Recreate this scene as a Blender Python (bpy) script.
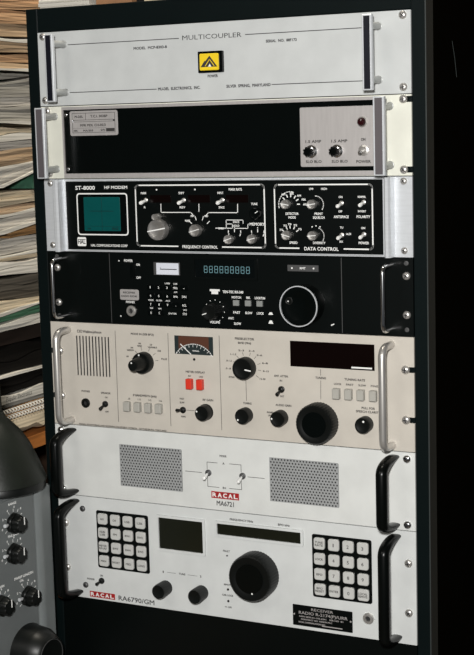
import bpy, bmesh, math, random
from mathutils import Vector, Matrix
random.seed(7)
for o in list(bpy.data.objects): bpy.data.objects.remove(o, do_unlink=True)
S = bpy.context.scene
COL = S.collection
ZT = 1.5                      # height of the top edge of the uppermost rack panel above the floor, metres

# ------------------------------------------------------------------ camera
cam_d = bpy.data.cameras.new('camera'); cam = bpy.data.objects.new('camera', cam_d); COL.objects.link(cam)
M3 = ((0.89117447, -0.4519713, -0.0391154), (0.45286529, 0.88119524, 0.13567601), (-0.02685335, -0.138625, 0.98998081))
cx, cy, cz = Vector([r[0] for r in M3]), Vector([r[1] for r in M3]), Vector([r[2] for r in M3])
rot = Matrix((cx, cz, -cy)).transposed().to_4x4()
cam.matrix_world = Matrix.Translation((1.03544, -1.50589, ZT - 0.11633)) @ rot
cam_d.sensor_fit = 'HORIZONTAL'; cam_d.sensor_width = 36.0; cam_d.lens = 1457.1 / 474 * 36
cam_d.clip_start = 0.05; cam_d.clip_end = 50
S.camera = cam

# ------------------------------------------------------------------ light
world = bpy.data.worlds.new('world'); S.world = world; world.use_nodes = True
bg = world.node_tree.nodes['Background']; bg.inputs[0].default_value = (0.75, 0.82, 0.9, 1); bg.inputs[1].default_value = 0.05

def area(name, loc, target, size, power, color):
    d = bpy.data.lights.new(name, 'AREA'); d.shape = 'DISK'; d.size = size; d.energy = power; d.color = color
    o = bpy.data.objects.new(name, d); COL.objects.link(o); o.location = loc
    o.rotation_euler = (Vector(target) - Vector(loc)).to_track_quat('-Z', 'Y').to_euler()
    return o
area('flash', (1.00, -1.56, ZT + 0.02), (0.22, 0.0, ZT - 0.36), 0.09, 35, (1.0, 0.985, 0.96))
area('paper_fill_light', (0.20, 0.16, 2.62), (-0.1, 0.25, 1.0), 0.35, 22, (1.0, 0.93, 0.80))  # added unseen fill light, behind the rack front so only the papers brighten
area('room_lamp', (-0.3, -2.3, 2.62), (0.2, 0.0, 1.1), 0.8, 10, (1.0, 0.96, 0.88))
S.view_settings.view_transform = 'Standard'; S.view_settings.look = 'None'
S.view_settings.gamma = 1.0; S.view_settings.exposure = 0.0; S.view_settings.use_curve_mapping = False

# ------------------------------------------------------------------ materials
def mat(name, col, rough=0.5, metal=0.0, spec=0.5, var=0.04, scale=30.0, emit=None, es=0.0, bump=0.0, bscale=400.0, stretch=None, col2=None, coat=0.0):
    m = bpy.data.materials.new(name); m.use_nodes = True
    nt = m.node_tree; b = nt.nodes['Principled BSDF']
    tc = nt.nodes.new('ShaderNodeTexCoord'); mp = nt.nodes.new('ShaderNodeMapping'); nz = nt.nodes.new('ShaderNodeTexNoise')
    nt.links.new(tc.outputs['Object'], mp.inputs['Vector']); nt.links.new(mp.outputs['Vector'], nz.inputs['Vector'])
    if stretch: mp.inputs['Scale'].default_value = stretch
    nz.inputs['Scale'].default_value = scale; nz.inputs['Detail'].default_value = 4
    rp = nt.nodes.new('ShaderNodeValToRGB')
    c1 = [max(0, c * (1 - var)) for c in col]; c2 = [min(1, c * (1 + var)) for c in col] if col2 is None else col2
    rp.color_ramp.elements[0].position = 0.35; rp.color_ramp.elements[1].position = 0.65
    rp.color_ramp.elements[0].color = (*c1, 1); rp.color_ramp.elements[1].color = (*c2, 1)
    nt.links.new(nz.outputs['Fac'], rp.inputs['Fac']); nt.links.new(rp.outputs['Color'], b.inputs['Base Color'])
    b.inputs['Roughness'].default_value = rough; b.inputs['Metallic'].default_value = metal
    b.inputs['Specular IOR Level'].default_value = spec; b.inputs['Coat Weight'].default_value = coat
    if emit: b.inputs['Emission Color'].default_value = (*emit, 1); b.inputs['Emission Strength'].default_value = es
    if bump:
        n2 = nt.nodes.new('ShaderNodeTexNoise'); n2.inputs['Scale'].default_value = bscale
        nt.links.new(mp.outputs['Vector'], n2.inputs['Vector'])
        bp = nt.nodes.new('ShaderNodeBump'); bp.inputs['Strength'].default_value = bump; bp.inputs['Distance'].default_value = 0.0004
        nt.links.new(n2.outputs['Fac'], bp.inputs['Height']); nt.links.new(bp.outputs['Normal'], b.inputs['Normal'])
    return m
MT = {
 'white': mat('white_paint', (0.485, 0.50, 0.495), 0.5, bump=0.12),
 'white3': mat('receiver_white_paint', (0.585, 0.60, 0.59), 0.5, bump=0.12),
 'white2': mat('warm_white_paint', (0.61, 0.62, 0.60), 0.5, bump=0.12),
 'ivory': mat('ivory_paint', (0.66, 0.66, 0.58), 0.5, bump=0.1),
 'beige': mat('beige_paint', (0.50, 0.465, 0.41), 0.5, bump=0.15),
 'black': mat('black_panel_paint', (0.0014, 0.0024, 0.0022), 0.35, spec=0.2),
 'gloss': mat('gloss_black_plastic', (0.0016, 0.0024, 0.0022), 0.2, spec=0.15),
 'rackblk': mat('rack_black_enamel', (0.0026, 0.0052, 0.0054), 0.34, spec=0.16, bump=0.1),
 'highlight_wear': mat('grey_highlight_and_wear', (0.030, 0.036, 0.035), 0.5),
 'rackside': mat('rack_side_brown_black', (0.0024, 0.0020, 0.0012), 0.7, spec=0.0, bump=0.2, bscale=200),
 'knob': mat('black_knob_plastic', (0.0032, 0.0040, 0.0036), 0.38, spec=0.28),
 'rubber': mat('black_handle_plastic', (0.0018, 0.0024, 0.0022), 0.28, spec=0.16),
 'chrome': mat('chrome', (0.72, 0.72, 0.72), 0.16, 1.0),
 'nickel': mat('nickel', (0.60, 0.58, 0.55), 0.33, 0.75),
 'alu': mat('brushed_aluminium', (0.61, 0.63, 0.65), 0.4, 0.35, stretch=(1, 1, 12)),
 'aluknob': mat('turned_aluminium', (0.62, 0.60, 0.57), 0.33, 0.85, var=0.12, scale=120),
 'plate': mat('satin_metal_plate', (0.40, 0.38, 0.37), 0.5, 0.3, stretch=(10, 1, 1)),
 'grey_post': mat('grey_post_metal', (0.38, 0.39, 0.38), 0.4, 0.4),
 'inlay_blue': mat('dark_navy_inlay', (0.004, 0.0045, 0.009), 0.35),
 'inlay_brown': mat('grey_brown_inlay', (0.085, 0.075, 0.08), 0.45),
 'ink': mat('black_ink', (0.02, 0.02, 0.022), 0.6),
 'inkgrey': mat('grey_ink', (0.03, 0.028, 0.026), 0.6),
 'wink': mat('white_ink', (0.75, 0.75, 0.73), 0.5),
 'teal': mat('teal_crt_glass', (0.001, 0.062, 0.060), 0.25),
 'tealdk': mat('crt_graticule', (0.001, 0.022, 0.022), 0.4),
 'yellow': mat('yellow_lens', (0.78, 0.55, 0.02), 0.3),
 'redlens': mat('dark_red_window', (0.0030, 0.0010, 0.0007), 0.12, spec=0.3),
 'redlamp': mat('dark_red_lamp', (0.02, 0.003, 0.004), 0.1),
 'red': mat('orange_red_plastic', (0.60, 0.034, 0.016), 0.4),
 'racal': mat('logo_red', (0.36, 0.014, 0.014), 0.45),
 'key': mat('pale_grey_key', (0.50, 0.50, 0.48), 0.45),
 'button': mat('putty_button', (0.36, 0.35, 0.315), 0.45),
 'greybtn': mat('grey_square_button', (0.22, 0.23, 0.22), 0.4),
 'glass': mat('black_display_glass', (0.002, 0.003, 0.003), 0.1, spec=0.3),
 'lcd': mat('olive_black_display', (0.009, 0.010, 0.006), 0.15, spec=0.35),
 'digit': mat('display_segments', (0.10, 0.22, 0.25), 0.4, emit=(0.42, 0.66, 0.70), es=0.13),
 'meterface': mat('lit_meter_face', (0.60, 0.62, 0.68), 0.4, emit=(0.8, 0.85, 1.0), es=0.02),
 'meterdk': mat('meter_dial_black', (0.02, 0.028, 0.028), 0.3),
 'meterrd': mat('meter_dial_brown', (0.085, 0.032, 0.018), 0.4),
 'grillem': mat('perforated_metal', (0.34, 0.35, 0.35), 0.5, 0.2),
 'void': mat('dark_void', (0.012, 0.012, 0.012), 0.8),
 'chassis': mat('dull_steel_chassis', (0.10, 0.10, 0.10), 0.5, 0.6),
 'instr': mat('blue_grey_crinkle_paint', (0.115, 0.125, 0.125), 0.5, bump=0.4, bscale=900),
 'instr2': mat('light_grey_enamel', (0.17, 0.185, 0.185), 0.4),
 'shade': mat('dark_olive_enamel', (0.0085, 0.0105, 0.0080), 0.42, spec=0.2, bump=0.3, bscale=250, var=0.2),
 'green': mat('green_cloth', (0.03, 0.10, 0.06), 0.7, var=0.3, scale=80),
 'shelfwood': mat('orange_shelf_wood', (0.42, 0.15, 0.035), 0.5, var=0.3, scale=14, stretch=(8, 1, 8)),
 'darkwood': mat('dark_brown_wood', (0.045, 0.026, 0.016), 0.5, var=0.3, scale=14, stretch=(8, 1, 8)),
 'blackwood': mat('near_black_wood', (0.014, 0.009, 0.007), 0.5, var=0.3, scale=14, stretch=(8, 1, 8)),
 'wall': mat('drab_wall_paint', (0.20, 0.18, 0.15), 0.8, bump=0.3, bscale=120),
 'floor': mat('dark_floor_tile', (0.09, 0.075, 0.06), 0.6, scale=6, var=0.2),
 'carton': mat('brown_cardboard', (0.26, 0.13, 0.06), 0.7, var=0.15),
 'desk': mat('desk_laminate', (0.12, 0.08, 0.05), 0.5, scale=10, var=0.2),
}

# ------------------------------------------------------------------ mesh builder; panel coordinates (X right, Z up, d towards viewer) in mm
def rrect(x0, x1, z0, z1, r, n=4):
    r = max(0.01, min(r, (x1 - x0) / 2 - .001, (z1 - z0) / 2 - .001)); p = []
    for cx_, cz_, a0 in ((x1 - r, z1 - r, 0), (x0 + r, z1 - r, 90), (x0 + r, z0 + r, 180), (x1 - r, z0 + r, 270)):
        for i in range(n + 1):
            a = math.radians(a0 + 90 * i / n); p.append((cx_ + r * math.cos(a), cz_ + r * math.sin(a)))
    return p
def circ(x, z, r, n=16): return [(x + r * math.cos(2 * math.pi * i / n), z + r * math.sin(2 * math.pi * i / n)) for i in range(n)]

TXT = {}
def text_mesh(s, bold):
    k = s
    if k not in TXT:
        c = bpy.data.curves.new('t', 'FONT'); c.body = s; c.resolution_u = 2; c.size = 1
        o = bpy.data.objects.new('t', c); me = o.to_mesh()
        vs = [(v.co.x, v.co.y) for v in me.vertices]; fs = [tuple(p.vertices) for p in me.polygons]
        o.to_mesh_clear(); bpy.data.objects.remove(o); bpy.data.curves.remove(c)
        TXT[k] = (vs, fs)
    return TXT[k]

class MB:
    def __init__(s): s.v = []; s.f = []; s.m = []
    def add(s, vs, fs, m=0):
        n = len(s.v); s.v += vs; s.f += [tuple(i + n for i in f) for f in fs]; s.m += [m] * len(fs); return s
    def loft(s, rings, m=0, cap0=True, cap1=True):
        n = len(rings[0]); vs = [p for r in rings for p in r]; fs = []
        for k in range(len(rings) - 1):
            for i in range(n):
                j = (i + 1) % n; fs.append((k * n + i, k * n + j, (k + 1) * n + j, (k + 1) * n + i))
        if cap0: fs.append(tuple(range(n))[::-1])
        if cap1: fs.append(tuple(range((len(rings) - 1) * n, len(rings) * n)))
        return s.add(vs, fs, m)
    def box(s, x0, x1, z0, z1, d0, d1, bev=0.0, m=0): return s.rbox(x0, x1, z0, z1, d0, d1, 0, bev, m)
    def rbox(s, x0, x1, z0, z1, d0, d1, r=0.0, bev=0.0, m=0, n=4):
        def ring(b, d):
            if r > 0: o = rrect(x0 + b, x1 - b, z0 + b, z1 - b, max(r - b, .2), n)
            else: o = [(x1 - b, z1 - b), (x0 + b, z1 - b), (x0 + b, z0 + b), (x1 - b, z0 + b)]
            return [(x, z, d) for x, z in o]
        if bev: return s.loft([ring(0, d0), ring(0, d1 - bev), ring(bev, d1)], m)
        return s.loft([ring(0, d0), ring(0, d1)], m)
    def prism(s, out, d0, d1, m=0): return s.loft([[(x, z, d0) for x, z in out], [(x, z, d1) for x, z in out]], m)
    def frame(s, out, inn, d0, d1, m=0):
        n = len(out)
        vs = [(x, z, d0) for x, z in out] + [(x, z, d1) for x, z in out] + [(x, z, d1) for x, z in inn] + [(x, z, d0) for x, z in inn]
        fs = []
        for k in range(4):
            for i in range(n):
                j = (i + 1) % n; a, b = k * n, ((k + 1) % 4) * n; fs.append((a + i, a + j, b + j, b + i))
        return s.add(vs, fs, m)
    def lathe(s, X, Z, prof, n=24, flute=None, m=0, cap0=True, cap1=True):
        rings = []
        for pr in prof:
            r, d = pr[0], pr[1]; fl = flute and len(pr) > 2
            ring = []
            for i in range(n):
                a = 2 * math.pi * i / n; rr = r
                if fl: rr = r - flute[1] * (0.5 + 0.5 * math.cos(flute[0] * a)) ** 2
                ring.append((X + rr * math.cos(a), Z + rr * math.sin(a), d))
            rings.append(ring)
        return s.loft(rings, m, cap0, cap1)
    def tube(s, pts, r, n=8, m=0, rs=None):
        P = [Vector(p) for p in pts]; rings = []; up = None
        for i, p in enumerate(P):
            t = (P[min(i + 1, len(P) - 1)] - P[max(i - 1, 0)]).normalized()
            if up is None: up = Vector((0, 0, 1)) if abs(t.z) < .9 else Vector((1, 0, 0))
            up = (up - t * up.dot(t)).normalized(); w = t.cross(up)
            q = rs[i] if rs else r
            qa, qb = q if isinstance(q, tuple) else (q, q)
            rings.append([tuple(p + up * math.cos(2 * math.pi * k / n) * qa + w * math.sin(2 * math.pi * k / n) * qb) for k in range(n)])
        return s.loft(rings, m)
    def line(s, pts, w=0.6, d=0.0, h=0.12, m=0):       # printed line
        for a, b in zip(pts, pts[1:]):
            dx, dz = b[0] - a[0], b[1] - a[1]; L = math.hypot(dx, dz) or 1; ex, ez = dx / L * w / 2, dz / L * w / 2; nx, nz = -ez, ex
            s.prism([(a[0] - ex + nx, a[1] - ez + nz), (a[0] - ex - nx, a[1] - ez - nz), (b[0] + ex - nx, b[1] + ez - nz), (b[0] + ex + nx, b[1] + ez + nz)], d + .02, d + h, m)
        return s
    def text(s, t, X, Z, h, w=None, align='C', d=0.0, bold=0.045, m=0):    # (X,Z): middle / left / right of the cap-height centre line
        vs, fs = text_mesh(t, bold)
        if not vs: return s
        x0, x1 = min(v[0] for v in vs), max(v[0] for v in vs)
        h *= 1.15 if h < 3 else 1.0; sz = h / 0.70; sx = (w / (x1 - x0)) if w else sz * 0.92
        off = {'C': -(x0 + x1) / 2, 'L': -x0, 'R': -x1}[align]
        sh = bold * sz * .7
        for i_, (e, g) in enumerate(((-1, -1), (1, -1), (1, 1), (-1, 1)) if bold else ((0, 0),)):      # struck four times, slightly apart, for a bolder print
            s.add([(X + (v[0] + off) * sx + e * sh, Z + (v[1] - 0.345) * sz + g * sh, d + .12 + i_ * .01) for v in vs], fs, m)
        return s
    def build(s, name, mats, root=None, off=(0, 0), smooth=35, label=None, flat=False):
        if not isinstance(mats, (list, tuple)): mats = [mats]
        P = [Vector(((x - off[0]) * .001, -d * .001, (z - off[1]) * .001)) for x, z, d in s.v]
        lo = Vector([min(p[i] for p in P) for i in range(3)]); hi = Vector([max(p[i] for p in P) for i in range(3)])
        c = (lo + hi) / 2
        me = bpy.data.meshes.new(name); me.from_pydata([p - c for p in P], [], s.f)
        for k in mats: me.materials.append(MT[k] if isinstance(k, str) else k)
        me.polygons.foreach_set('material_index', s.m)
        if not flat:
            bm = bmesh.new(); bm.from_mesh(me); bmesh.ops.recalc_face_normals(bm, faces=bm.faces); bm.to_mesh(me); bm.free()
        me.polygons.foreach_set('use_smooth', [True] * len(me.polygons)); me.update(); me.set_sharp_from_angle(angle=math.radians(smooth))
        o = bpy.data.objects.new(name, me); COL.objects.link(o); o.location = c
        if root is not None: o.parent = root
        if label: o['label'] = label
        if name.endswith('lettering'): o['kind'] = 'stuff'
        return o

def empty(name, loc, label, cat, group=None, rz=0.0):
    o = bpy.data.objects.new(name, None); COL.objects.link(o); o.location = loc; o.rotation_euler = (0, 0, rz)
    o.empty_display_size = 0.05; o['label'] = label; o['category'] = cat
    if group: o['group'] = group
    return o
def tag(o, label, cat, group=None):
    o['label'] = label; o['category'] = cat
    if group: o['group'] = group
    return o

class Unit:                     # one rack-mounted unit: an Empty at its bottom edge plus parts
    def __init__(s, name, label, cat, zt, zb):
        s.off = (241.3, zb); s.zt, s.zb = zt, zb
        s.root = empty(name, (.2413, 0, ZT + zb * .001), label, cat)
    def part(s, mb, name, mats, label=None, parent=None, smooth=35, flat=False):
        o = mb.build(name, mats, s.root, s.off, smooth, label, flat)
        if parent is not None:
            o.parent = parent; o.location = o.location - parent.location
        return o
    def panel(s, m, slots=(), t=3.0, x0=0.4, x1=482.2):
        zt, zb = s.zt - .5, s.zb + .5; out = [(x0, zt)]
        def notch(x, z, sg):
            p = [(x, z + 3.3), (x + sg * 8, z + 3.3)]
            p += [(x + sg * (8 + 3.3 * math.sin(a)), z + 3.3 * math.cos(a)) for a in (math.pi * k / 6 for k in range(1, 6))]
            return p + [(x + sg * 8, z - 3.3), (x, z - 3.3)]
        for z in sorted(slots, reverse=True): out += notch(x0, z, 1)
        out += [(x0, zb), (x1, zb)]
        for z in sorted(slots): out += notch(x1, z, -1)[::-1]
        out += [(x1, zt)]
        o = s.part(MB().prism(out, -t, 0), 'front_panel', m)
        s.part(MB().box(18, 464.6, s.zb + 2, s.zt - 2, -380, -t - .05), 'chassis', 'chassis')
        return o
    def screw(s, X, Z, r=4.3, m='nickel', d=0.0):
        b = MB().lathe(X, Z, [(r, d), (r * .98, d + r * .25), (r * .8, d + r * .5), (r * .45, d + r * .66), (r * .1, d + r * .7)], 14)
        a = random.random() * 1.5
        for k in range(2):
            c_, s_ = math.cos(a + k * math.pi / 2), math.sin(a + k * math.pi / 2); L, w = r * .55, r * .11
            b.prism([(X + c_ * L - s_ * w, Z + s_ * L + c_ * w), (X - c_ * L - s_ * w, Z - s_ * L + c_ * w), (X - c_ * L + s_ * w, Z - s_ * L - c_ * w), (X + c_ * L + s_ * w, Z + s_ * L - c_ * w)], d + r * .5, d + r * .73, 1)
        return s.part(b, 'screw', [m, 'ink'])
    def toggle(s, X, Z, dz=-4, d=12, dx=0, m='alu', nut='nickel', r=1.7):
        n = s.part(MB().lathe(X, Z, [(4.0, 0), (4.0, 1.6), (3.0, 2.0), (2.6, 3.6), (1.5, 4.2)], 12), 'toggle_switch', nut)
        b = MB().tube([(X, Z, 1.5), (X + dx * .4, Z + dz * .4, d * .45), (X + dx * .9, Z + dz * .9, d * .9), (X + dx, Z + dz, d)], r, 10, rs=[r * .7, r * .9, r * 1.25, r * .7])
        s.part(b, 'toggle_lever', m, parent=n)
    def knob(s, X, Z, r, d, m='knob', flutes=0, amp=0.6, skirt=None, mark=None, bar=False, name='knob', dot=None, cap=None):
        b = MB(); n = max(24, flutes * 4) if flutes else 28; z0 = 0
        if skirt:
            b.lathe(X, Z, [(skirt[0], 0.1), (skirt[0], skirt[1] * .6), (skirt[0] * .93, skirt[1])], 28); z0 = skirt[1] - .2
        b.lathe(X, Z, [(r, z0 + .1, 1), (r * .99, d * .85, 1), (r * .93, d, 1), (r * .70, d), (r * .66, d - r * .02)], n, (flutes, amp) if flutes else None)
        if mark is not None:        # a painted index line on the face, angle in degrees from up
            a = math.radians(mark); ux, uz = math.sin(a), math.cos(a)
            i0, i1 = (-.92, .92) if bar else (.35, .85)
            b.line([(X + ux * r * i0, Z + uz * r * i0), (X + ux * r * i1, Z + uz * r * i1)], max(.8, r * .11), d, .25, 1)
        if dot is not None:
            a = math.radians(dot[0]); rr = r * dot[1]; q = dot[2] if len(dot) > 2 else max(.9, r * .1)
            b.prism(circ(X + math.sin(a) * rr, Z + math.cos(a) * rr, q, 10), d - .3, d + .25, 1)
        if cap: b.prism(circ(X, Z, r * .62, 28), d - .5, d + .15, 2)
        return s.part(b, name, [m, 'wink'] + ([cap] if cap else []))

def bar_handle(u, X, z0, z1, depth, w, inlay, posts):
    h = MB().rbox(X - w / 2, X + w / 2, z0, z1, depth - 5, depth, 0.6, .6)
    hb = u.part(h, 'handle', 'alu')
    u.part(MB().box(X - w / 2 + 2.2, X + w / 2 - 2.2, z0 + 1.5, z1 - 1.5, depth - 1, depth + .35), 'handle_inlay', inlay, parent=hb)
    for pz in posts: u.part(MB().lathe(X, pz, [(4.6, .05), (4.6, 1.2), (4.0, 1.5), (4.0, depth - 4.9)], 18), 'handle_post', 'grey_post', parent=hb)
def wire_handle(u, X, z0, z1, depth, r, m, bend=9):
    p = [(X, z1, 0.05), (X, z1, depth - bend)]
    for k in range(1, 6):
        a = math.pi / 2 * k / 5; p.append((X, z1 - bend * (1 - math.cos(a)), depth - bend + bend * math.sin(a)))
    for k in range(6):
        a = math.pi / 2 * k / 5; p.append((X, z0 + bend * (1 - math.sin(a)), depth - bend + bend * math.cos(a)))
    p.append((X, z0, 0.05))
    u.part(MB().tube(p, r, 14), 'handle', m, smooth=60)
def bow_handle(u, X, z0, z1, depth):
    p = []; rs = []                      # moulded bow: slim flared feet sweeping into a thick grip
    half = []
    for k in range(11):
        t = k / 10; a = t * math.pi / 2
        half.append((3 + 12 * (1 - math.cos(a)), 0.1 + (depth - 7) * math.sin(a), 2.4 + 5.0 * t ** .7, 6.4))
    for dz, d, ra, rb in half: p.append((X, z1 - dz, d)); rs.append((ra, rb))
    for dz, d, ra, rb in half[::-1]: p.append((X, z0 + dz, d)); rs.append((ra, rb))
    # radii are (across the bow, along X); the tube frame starts with 'up' = +d
    P = [Vector(q) for q in p]; rings = []; n = 14
    for i, q in enumerate(P):
        t = (P[min(i + 1, len(P) - 1)] - P[max(i - 1, 0)]).normalized()
        w = Vector((1, 0, 0)); up = t.cross(w)
        rings.append([tuple(q + up * math.copysign(abs(math.cos(2 * math.pi * j / n)) ** .8, math.cos(2 * math.pi * j / n)) * rs[i][0] + w * math.copysign(abs(math.sin(2 * math.pi * j / n)) ** .8, math.sin(2 * math.pi * j / n)) * rs[i][1]) for j in range(n)])
    rings = [[(a, b_, max(c, .05)) for a, b_, c in r] for r in rings]
    u.part(MB().loft(rings), 'handle', 'rubber', smooth=60)
def jack(u, X, Z, r=5.5, ring='nickel'):
    o = u.part(MB().lathe(X, Z, [(r, .05), (r, 2), (r * .85, 3), (r * .5, 3.2), (r * .45, 1.0)], 20, cap1=False), 'jack_socket', ring)
    u.part(MB().lathe(X, Z, [(r * .46, .2), (r * .44, 1.1)], 16), 'jack_hole', 'void', parent=o)
def racal_logo(u, X0, X1, Zc, h):
    w = (X1 - X0) / 5
    b = MB()
    b.box(X0 - .6, X1 + .6, Zc - h / 2 - .3, Zc + h / 2 + .3, .02, .25, m=0)
    for i, ch in enumerate('RACAL'):
        x = X0 + w * (i + .5)
        if i: b.line([(x - w / 2, Zc - h * .46), (x - w / 2, Zc + h * .46)], .5, .2, .2, 2)
        b.text(ch, x, Zc, h * .66, w * .70, d=.24, bold=.045, m=1)
    u.part(b, 'maker_badge', ['racal', 'wink', 'ink'], 'red badge lettered RACAL in white')
def keypad(u, x0, x1, z0, z1, legends):
    k = u.part(MB().rbox(x0, x1, z0, z1, .05, 1.2, 2.5, .4), 'keypad', 'black', 'dark keypad bezel')
    px, pz = (x1 - x0 - 2) / 4, (z1 - z0 - 2) / 4
    for j, row in enumerate(legends):
        for i, t in enumerate(row):
            X, Z = x0 + 1 + px * (i + .5), z1 - 1 - pz * (j + .5)
            b = MB().rbox(X - 6.9, X + 6.9, Z - 7.0, Z + 7.0, 1.25, 4.0, 2.8, .8, n=3)
            ls = t.split('|')
            for q, L in enumerate(ls):
                hh = 4.0 if len(L) == 1 else 2.2
                b.text(L, X, Z - (q - (len(ls) - 1) / 2) * 3.4, hh, min(11, 2.5 * len(L)) if len(L) > 1 else (1.1 if L == '1' else 2.6), d=3.9, bold=.03 if len(L) > 1 else .012, m=1)
            u.part(b, 'key', ['key', 'inkgrey' if len(t) > 1 else 'ink'], parent=k)

# ------------------------------------------------------------------ room shell
def world_box(name, x0, x1, y0, y1, z0, z1, m):
    o = MB().box(x0 * 1000, x1 * 1000, z0 * 1000, z1 * 1000, -y1 * 1000, -y0 * 1000).build(name, m); o['kind'] = 'structure'; return o
world_box('floor', -2.0, 3.0, -3.0, 1.2, -0.1, 0.0, 'floor')
world_box('wall_back', -2.0, 3.0, 1.2, 1.3, 0.0, 2.7, 'wall')
world_box('wall_left', -2.1, -2.0, -3.0, 1.3, 0.0, 2.7, 'wall')
world_box('ceiling', -2.1, 3.0, -3.0, 1.3, 2.7, 2.8, 'wall')

# ------------------------------------------------------------------ the rack cabinet
rk = empty('rack_cabinet', (.2413, .3, 0), 'tall black metal equipment rack holding the seven radio units', 'rack')
def rpart(b, name, m, label=None): 
    o = b.build(name, m, None, (0, -ZT * 1000), 35, label); o.location -= rk.location; o.parent = rk; return o
rpart(MB().box(-16.5, 0, -1470, 28.6, -24, -.6, 1.0), 'front_stile', 'rackblk')
rpart(MB().box(482.6, 499, -1470, 28.6, -24, -.6, 1.0), 'front_stile', 'rackblk')
rpart(MB().box(0.02, 482.58, .3, 28.6, -24, -.6, .8), 'front_header', 'rackblk')
rpart(MB().box(-16.5, -14.5, -1470, 28.0, -600, -24.1), 'side_panel', 'rackside')
rpart(MB().box(497, 499, -1470, 28.0, -600, -24.1), 'side_panel', 'rackside', 'brown-black side panel')
rpart(MB().box(-14.4, 496.9, 25.5, 28.4, -600, -24.1), 'top_panel', 'rackblk')
rpart(MB().box(-14.4, 496.9, -1470, 25, -600, -597), 'back_panel', 'rackblk')
rpart(MB().box(-16.5, 499, -1500, -1470.1, -600, -.6), 'plinth', 'rackblk')
for x in (0.2, 464.9): rpart(MB().box(x, x + 17.4, -1469, 0, -40, -4), 'mounting_rail', 'rackblk')
rpart(MB().box(498.0, 499.3, -1469, 28.4, -1.4, -.2, .3), 'painted_edge_highlight', 'highlight_wear', 'pale strip painting the highlight along the right stile edge')  # edge highlight put into colour as a thin pale strip
rpart(MB().tube([(499.1, -31.2, -87.4), (499.15, -50, -96), (499.1, -70.8, -102.4)], .35, 5), 'scratch_mark', 'highlight_wear', 'faint scratch on the side panel')
z = -711.6
for h in (177, 177, 177, 177): 
    if z - h > -1470: rpart(MB().box(.5, 482.1, z - h + .6, z, -3.5, -.8, .6), 'blank_panel', 'black')
    z -= h

# ------------------------------------------------------------------ 1 multicoupler
u = Unit('multicoupler', 'white antenna multicoupler with yellow power lamp, topmost unit in the rack', 'radio unit', 0, -89.5)
u.panel('white')
for X in (38, 445): bar_handle(u, X, -85, -5, 34, 11.5, 'inlay_blue', (-16, -73.4))
for X in (8, 473.4):
    for Z in (-5.6, -82): u.screw(X, Z, 4.6)
b = MB()
b.line([(44, -16.7), (197, -16.7)], .9).line([(284, -16.7), (440, -16.7)], .9).line([(44, -73.8), (165, -73.8)], .9).line([(316, -73.8), (440, -73.8)], .9)
b.text('MULTICOUPLER', 240.5, -16.4, 5.4, 77, bold=0)
b.text('MODEL  MCP-8303-8', 158.5, -25.4, 2.6, 45).text('SERIAL  NO.  88F173', 328.5, -25.4, 2.6, 38)
b.text('POWER', 240.6, -61.4, 2.6, 13).text('MU-DEL  ELECTRONICS,  INC.', 195.5, -73.8, 2.8, 56).text('SILVER  SPRING,  MARYLAND', 286, -73.8, 2.8, 56)
u.part(b, 'lettering', 'ink', flat=True)
lp = u.part(MB().rbox(224, 255.6, -57.6, -33.2, .05, 5, 1, .6), 'lamp_bezel', 'gloss', 'black lamp bezel')
b = MB().rbox(227.2, 251.8, -55, -36, 5.05, 7, 1.5, .6)
b.prism([(229, -51.2), (240.5, -38.6), (250.5, -51.2)], 7.0, 7.15, 1); b.prism([(228.8, -51.2), (234.2, -44), (240, -51.2)], 7.0, 7.2, 1)
b.line([(235, -50), (240.6, -42.6), (246.4, -50)], .8, 7.1, .2, 0); b.prism([(238.6, -51), (240.8, -47.6), (243, -51)], 7.1, 7.3, 2)
u.part(b, 'lamp_lens', ['yellow', 'ink', 'wink'], 'yellow lens with black mountain emblem', parent=lp)

# ------------------------------------------------------------------ 2 black power-supply panel with silver switch plate
u = Unit('power_supply', 'black-faced panel with silver fuse and switch plate and ivory ears', 'radio unit', -89.5, -178)
u.panel('ivory', slots=(-95, -171))
for X in (20.3, 457.2): bar_handle(u, X, -176.3, -91.6, 34, 13, 'inlay_brown', (-102, -166))
for X in (9.6, 473):
    for Z in (-95, -171): u.screw(X, Z, 4.8)
f = u.part(MB().frame([(449.5, -91.0), (32, -91.0), (32, -176.8), (449.5, -176.8)], [(447.6, -94.6), (34, -94.6), (34, -171.6), (447.6, -171.6)], .05, 2.6), 'face_trim', 'plate', 'thin metal trim around the black face')
u.part(MB().box(34.05, 447.5, -171.55, -94.65, .05, .8), 'face_plate', 'gloss', 'gloss black face plate')
for Z in (-100.5, -166.3): u.screw(37.8, Z, 2.6, 'chrome', .8)
b = MB().rbox(43, 111, -126.2, -96.2, .85, 1.8, 2.5, .3)
b.frame(rrect(46.5, 107.5, -122.6, -98.8, .5, 1), rrect(47, 107, -122.1, -99.3, .4, 1), 1.75, 1.9, 1)
b.line([(47, -107.2), (107, -107.2)], .5, 1.8, .12, 1).line([(47, -109.3), (107, -109.3)], .4, 1.8, .12, 1).line([(66, -99), (66, -107)], .5, 1.8, .12, 1).line([(47, -117), (95, -117)], .25, 1.8, .12, 1)
b.text('M-DEL', 56.5, -103.2, 2.4, 12, d=1.75, m=1).text('T.C.I. 303BP', 85, -103, 2.4, 24, d=1.75, m=1).text('MFR MDL CH-05/3', 76, -113.6, 2.4, 36, d=1.75, m=1).text('NSN', 51, -120, 2, 5, d=1.75, m=1).text('MA/303', 69, -120, 2, 14, d=1.75, m=1).text('S/N', 90, -119.6, 2, 6, d=1.75, m=1)
b.box(94.5, 106.5, -121.4, -117.6, 1.75, 1.95, m=1)
b.lathe(48, -108.3, [(1.5, 1.8), (1, 2.6)], 8, m=2); b.lathe(106, -108.3, [(1.5, 1.8), (1, 2.6)], 8, m=2)
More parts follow.
